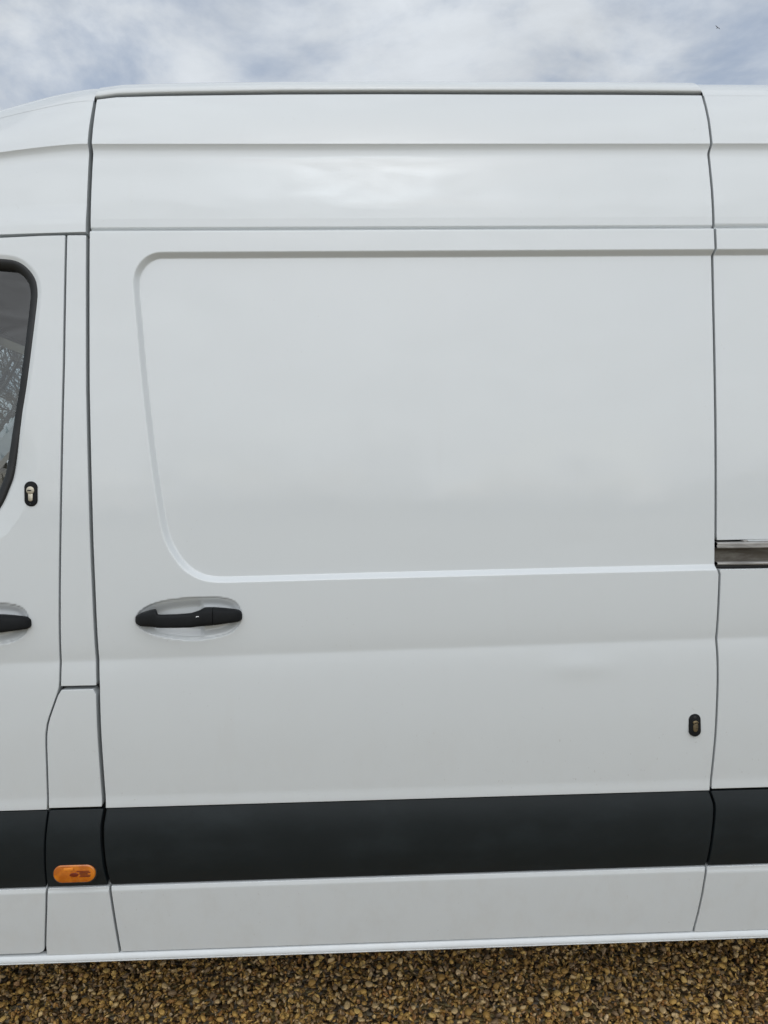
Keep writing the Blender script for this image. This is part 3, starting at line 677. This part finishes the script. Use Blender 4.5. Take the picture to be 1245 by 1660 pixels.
# ------------------------------------------------------------------ ground and gravel
def stone_mat(name, cell=False):
    mt = mat(name, (.2, .15, .08), .62); g = NG(mt)
    if cell:
        c = g.n('ShaderNodeTexCoord'); v = g.n('ShaderNodeTexVoronoi'); v.inputs['Scale'].default_value = 62; g.l(c.outputs['Object'], v.inputs['Vector'])
        sp = g.n('ShaderNodeSeparateColor'); g.l(v.outputs['Color'], sp.inputs[0]); key = sp.outputs[0]
        g.bump(v.outputs['Distance'], .9, -.012)
    else:
        a = g.n('ShaderNodeAttribute', attribute_name='tone'); key = a.outputs['Fac']
    cr = g.n('ShaderNodeValToRGB'); g.l(key, cr.inputs[0])
    ce = cr.color_ramp; ce.interpolation = 'LINEAR'
    pal = [(0, (.075, .050, .021)), (.07, (.18, .11, .034)), (.17, (.37, .225, .058)), (.30, (.56, .36, .092)), (.41, (.27, .20, .115)), (.50, (.66, .44, .115)), (.62, (.78, .55, .17)), (.72, (.48, .25, .068)), (.81, (.40, .30, .165)), (.90, (.78, .58, .24)), (1, (.76, .62, .36))]
    while len(ce.elements) < len(pal): ce.elements.new(.5)
    for e_, (p, c_) in zip(ce.elements, pal): e_.position = p; e_.color = (*([q*.60 for q in (c_[0]*.85, c_[1], c_[2]*1.6)] if cell else (min(c_[0]*1.08, .82), c_[1]*.98, c_[2])), 1)
    if not cell:
        f = g.rng(g.noise(170, 5, .65), .35, .7, .50, 1.25)
        hs = g.n('ShaderNodeMix', data_type='RGBA', blend_type='MULTIPLY'); hs.inputs[0].default_value = 1
        g.l(cr.outputs[0], hs.inputs[6]); g.l(f, hs.inputs[7]); g.l(hs.outputs[2], g.b.inputs['Base Color'])
        g.bump(g.noise(420, 4, .6), .35, .0012)
    else: g.l(cr.outputs[0], g.b.inputs['Base Color'])
    return mt
M['ground'] = stone_mat('gravel_ground', True); M['stone'] = stone_mat('gravel_stone')
ground = mesh_obj('gravel_yard', [(-400, -400, -.004), (400, -400, -.004), (400, 400, -.004), (-400, 400, -.004)], [(0, 1, 2, 3)], M['ground'], None, False)
tag(ground, kind='structure', label='yard of loose brown and tan gravel under the white van')
def ico(sub):
    bm = bmesh.new(); bmesh.ops.create_icosphere(bm, subdivisions=sub, radius=1); bm.verts.ensure_lookup_table()
    V = np.array([v.co[:] for v in bm.verts]); F = np.array([[v.index for v in f.verts] for f in bm.faces]); bm.free(); return V, F
def variants(sub, n):
    V0, F0 = ico(sub); out = []
    for _ in range(n):
        V = V0.copy()
        for _k in range(7):                # knock facets off a pebble
            d = rng.normal(size=3); d /= np.linalg.norm(d); c = rng.uniform(.42, .8); h = V@d
            V = V-np.where(h > c, (h-c)*.95, 0)[:, None]*d
        V *= 1+rng.normal(0, .035, (len(V), 1)); out.append(V)
    return np.array(out), F0
def rand_rot(n, flat_):
    q = rng.normal(size=(n, 4)); q[:, 1:3] *= flat_; q /= np.linalg.norm(q, axis=1)[:, None]; a, b, c, d = q.T
    return np.stack([np.stack([a*a+b*b-c*c-d*d, 2*(b*c-a*d), 2*(b*d+a*c)], -1), np.stack([2*(b*c+a*d), a*a-b*b+c*c-d*d, 2*(c*d-a*b)], -1), np.stack([2*(b*d-a*c), 2*(c*d+a*b), a*a-b*b-c*c+d*d], -1)], 1)
def scatter(n, x0, x1, y0, y1, smin, smax, sub, zlo, zhi, holes=None):
    vs, F0 = variants(sub, 24); p = np.stack([rng.uniform(x0, x1, n), rng.uniform(y0, y1, n)], -1)
    if holes is not None: p = p[~((p[:, 0] > holes[0]) & (p[:, 0] < holes[1]) & (p[:, 1] > holes[2]) & (p[:, 1] < holes[3]))]; n = len(p)
    s = smin+(smax-smin)*rng.beta(1.6, 3.2, n); ax_ = np.stack([s*rng.uniform(1.0, 1.5, n), s*rng.uniform(.75, 1.1, n), s*rng.uniform(.32, .62, n)], -1)
    Vv = vs[rng.integers(0, 24, n)]*ax_[:, None, :]
    Vv = np.einsum('nij,nvj->nvi', rand_rot(n, .55), Vv)
    Vv[:, :, :2] += p[:, None, :]; Vv[:, :, 2] += rng.uniform(zlo, zhi, n)[:, None]
    F = (F0[None]+(np.arange(n)*vs.shape[1])[:, None, None]).reshape(-1, 3)
    return Vv.reshape(-1, 3), F, np.repeat(rng.uniform(0, 1, n), vs.shape[1])
def merge(parts):
    o = 0; V = []; F = []; T = []
    for v, f, t in parts: V.append(v); F.append(f+o); T.append(t); o += len(v)
    return np.concatenate(V), np.concatenate(F), np.concatenate(T)
def set_tone(o, t):
    a = o.data.attributes.new('tone', 'FLOAT', 'POINT'); a.data.foreach_set('value', t.astype(np.float32))
Vg, Fg, Tg = merge([scatter(20500, -1.35, 1.45, .12, 1.0, .0044, .0122, 2, -.002, .014),
                    scatter(26000, -2.4, 2.4, -.9, 1.7, .006, .0135, 1, .000, .010, (-1.35, 1.45, .12, 1.0))])
gs = mesh_obj('gravel', Vg, Fg, M['stone'], ground, True); set_tone(gs, Tg); gs['kind'] = 'stuff'
# the larger stones on top, one object each
sms = []
for _v in range(12):
    me = bpy.data.meshes.new('stone')
    me.from_pydata([tuple(q*np.array([1, .8, .55])) for q in ico(2)[0]], [], [tuple(f) for f in ico(2)[1]])
    vv, ff = ico(2); w_ = vv.copy()
    for _k in range(8):
        d = rng.normal(size=3); d /= np.linalg.norm(d); c = rng.uniform(.5, .85); h = w_@d; w_ = w_-np.where(h > c, (h-c)*.9, 0)[:, None]*d
    w_ *= np.array([1.15, rng.uniform(.7, .95), rng.uniform(.42, .62)])
    me.vertices.foreach_set('co', w_.astype(np.float32).ravel()); me.polygons.foreach_set('use_smooth', np.full(len(me.polygons), True)); me.materials.append(M['stone'])
    a = me.attributes.new('tone', 'FLOAT', 'POINT'); a.data.foreach_set('value', np.full(len(w_), rng.choice([.25, .32, .42, .5, .55, .62, .66, .74, .86, .93]), np.float32)); me.update(); sms.append(me)
taken = []
while len(taken) < 290:
    x, y = rng.uniform(-1.15, 1.25), .36+.42*rng.uniform()**1.25
    if all((x-a)**2+(y-b)**2 > .028**2 for a, b in taken): taken.append((x, y))
for i, (x, y) in enumerate(taken):
    o = bpy.data.objects.new('stone', sms[i % 12]); col.objects.link(o); o.parent = ground
    s = rng.uniform(.0080, .0128); o.scale = (s, s, s); o.location = (x, y, rng.uniform(.014, .020)+.003); o.rotation_euler = (rng.normal(0, .3), rng.normal(0, .3), rng.uniform(0, 6.28))

# ------------------------------------------------------------------ bare trees beyond the windscreen, hedge behind the camera
M['bark'] = mat('grey_bark', (.13, .12, .10), .9)
def tube(V, F, pts, rad, n=5):
    st = len(V)
    for i, p in enumerate(pts):
        t = (pts[min(i+1, len(pts)-1)]-pts[max(i-1, 0)]).normalized(); a = t.orthogonal().normalized(); b = t.cross(a)
        for k in range(n):
            q = 2*math.pi*k/n; V.append(p+(a*math.cos(q)+b*math.sin(q))*rad[i])
    for i in range(len(pts)-1):
        for k in range(n): F.append((st+i*n+k, st+i*n+(k+1) % n, st+(i+1)*n+(k+1) % n, st+(i+1)*n+k))
def branch(V, F, p, d, ln, r, lev, rd):
    pts = [p]; rad = [r]; q = p.copy(); dd = d.copy()
    for i in range(4):
        dd = (dd+Vector((rd.gauss(0, .16), rd.gauss(0, .16), rd.gauss(.03, .12)))).normalized(); q = q+dd*ln/4; pts.append(q); rad.append(r*(1-.17*(i+1)))
    tube(V, F, pts, rad, 6 if lev > 3 else 3)
    if lev == 0: return
    for k in range(rd.choice((4, 5)) if lev > 1 else 5):
        f = rd.uniform(.3, 1.0); i = min(int(f*4), 3); pp = pts[i].lerp(pts[i+1], f*4-i)
        sd = Vector((rd.gauss(0, 1), rd.gauss(0, 1), rd.gauss(.15, .6))).normalized()
        branch(V, F, pp, (dd*.75+sd*.8).normalized(), ln*rd.uniform(.5, .72), r*rd.uniform(.4, .58), lev-1, rd)
def bare_tree(loc, h, seed, label, group):
    rd = random.Random(seed); t = tag(empty('bare_tree', loc), label, 'tree', group); V = []; F = []
    tube(V, F, [Vector((0, 0, -.1)), Vector((.04, 0, h*.15)), Vector((.0, .05, h*.32)), Vector((.06, .05, h*.5))], [.13, .11, .095, .07], 8)
    mesh_obj('trunk', V, F, M['bark'], t); V = []; F = []
    for k in range(11):
        a = k*2.4+rd.uniform(-.3, .3); z_ = h*rd.uniform(.16, .5)
        branch(V, F, Vector((.03, .03, z_)), Vector((math.cos(a), math.sin(a), rd.uniform(.5, 1.3))).normalized(), h*.33, .045, 4 if k % 3 else 3, rd)
    mesh_obj('crown', V, F, M['bark'], t)
for k, (loc, h, lb) in enumerate([((-4.45, 8.0, 0), 4.4, 'bare twiggy tree seen through the van cab, nearer the windscreen'), ((-6.7, 12.6, 0), 6.2, 'taller bare tree seen through the van cab, farther off')]):
    bare_tree(loc, h, 11+k, lb, 'bare trees beyond the cab')

n = 34000; hx = rng.uniform(-70, 70, n); top_ = 6.0+1.5*np.sin(hx*.9)+5.5*np.clip(np.sin(hx*.37+1.9)*np.sin(hx*.21+.6), -.5, 1)+.8*np.sin(hx*2.3)
cen = np.stack([hx, -48+rng.normal(0, 2.2, n), np.maximum(top_, 2)*rng.beta(.8, 2.1, n)], -1)
tri = rng.normal(0, .17, (n, 3, 3))*np.array([.55, .55, 1.3])+cen[:, None, :]
hd = mesh_obj('hedgerow', tri.reshape(-1, 3), np.arange(n*3).reshape(-1, 3), M['bark'], None, False)
tag(hd, 'leafless hedgerow across the yard, mirrored faintly in the white door', 'hedge', kind='stuff')

# ------------------------------------------------------------------ small bird high over the roof
bp = Vector((0, -1.66, 1.5))+(fwd+rt*((1163-622.5)/1248)-up*((45-830)/1248))*34
bm = bmesh.new()
prof = [(-.10, .004), (-.07, .012), (-.03, .022), (.02, .026), (.06, .020), (.085, .016), (.10, .006)]
rows = [[bm.verts.new((x, r*math.cos(a), r*math.sin(a))) for a in np.arange(8)/8*2*math.pi] for x, r in prof]
for i in range(len(rows)-1):
    for k in range(8): bm.faces.new((rows[i][k], rows[i][(k+1) % 8], rows[i+1][(k+1) % 8], rows[i+1][k]))
for s in (-1, 1):
    q = [bm.verts.new(v) for v in [(.045, s*.015, .008), (.055, s*.09, .035), (.0, s*.19, .02), (-.02, s*.10, .026), (-.025, s*.015, .008)]]; bm.faces.new(q)
    q2 = [bm.verts.new(v.co+Vector((0, 0, -.004))) for v in q]; bm.faces.new(list(reversed(q2)))
tl = [bm.verts.new(v) for v in [(-.09, -.008, 0), (-.16, -.025, 0), (-.16, .025, 0), (-.09, .008, 0)]]; bm.faces.new(tl)
me = bpy.data.meshes.new('bird'); bm.to_mesh(me); bm.free(); M['feather'] = mat('dark_feathers', (.03, .028, .026), .8); me.materials.append(M['feather'])
b = bpy.data.objects.new('bird', me); col.objects.link(b); b.location = bp; b.rotation_euler = (R(55), R(-35), R(40)); b.scale = (.75, .75, .75)
tag(b, 'tiny dark bird flying in the cloudy sky above the van roof', 'bird')
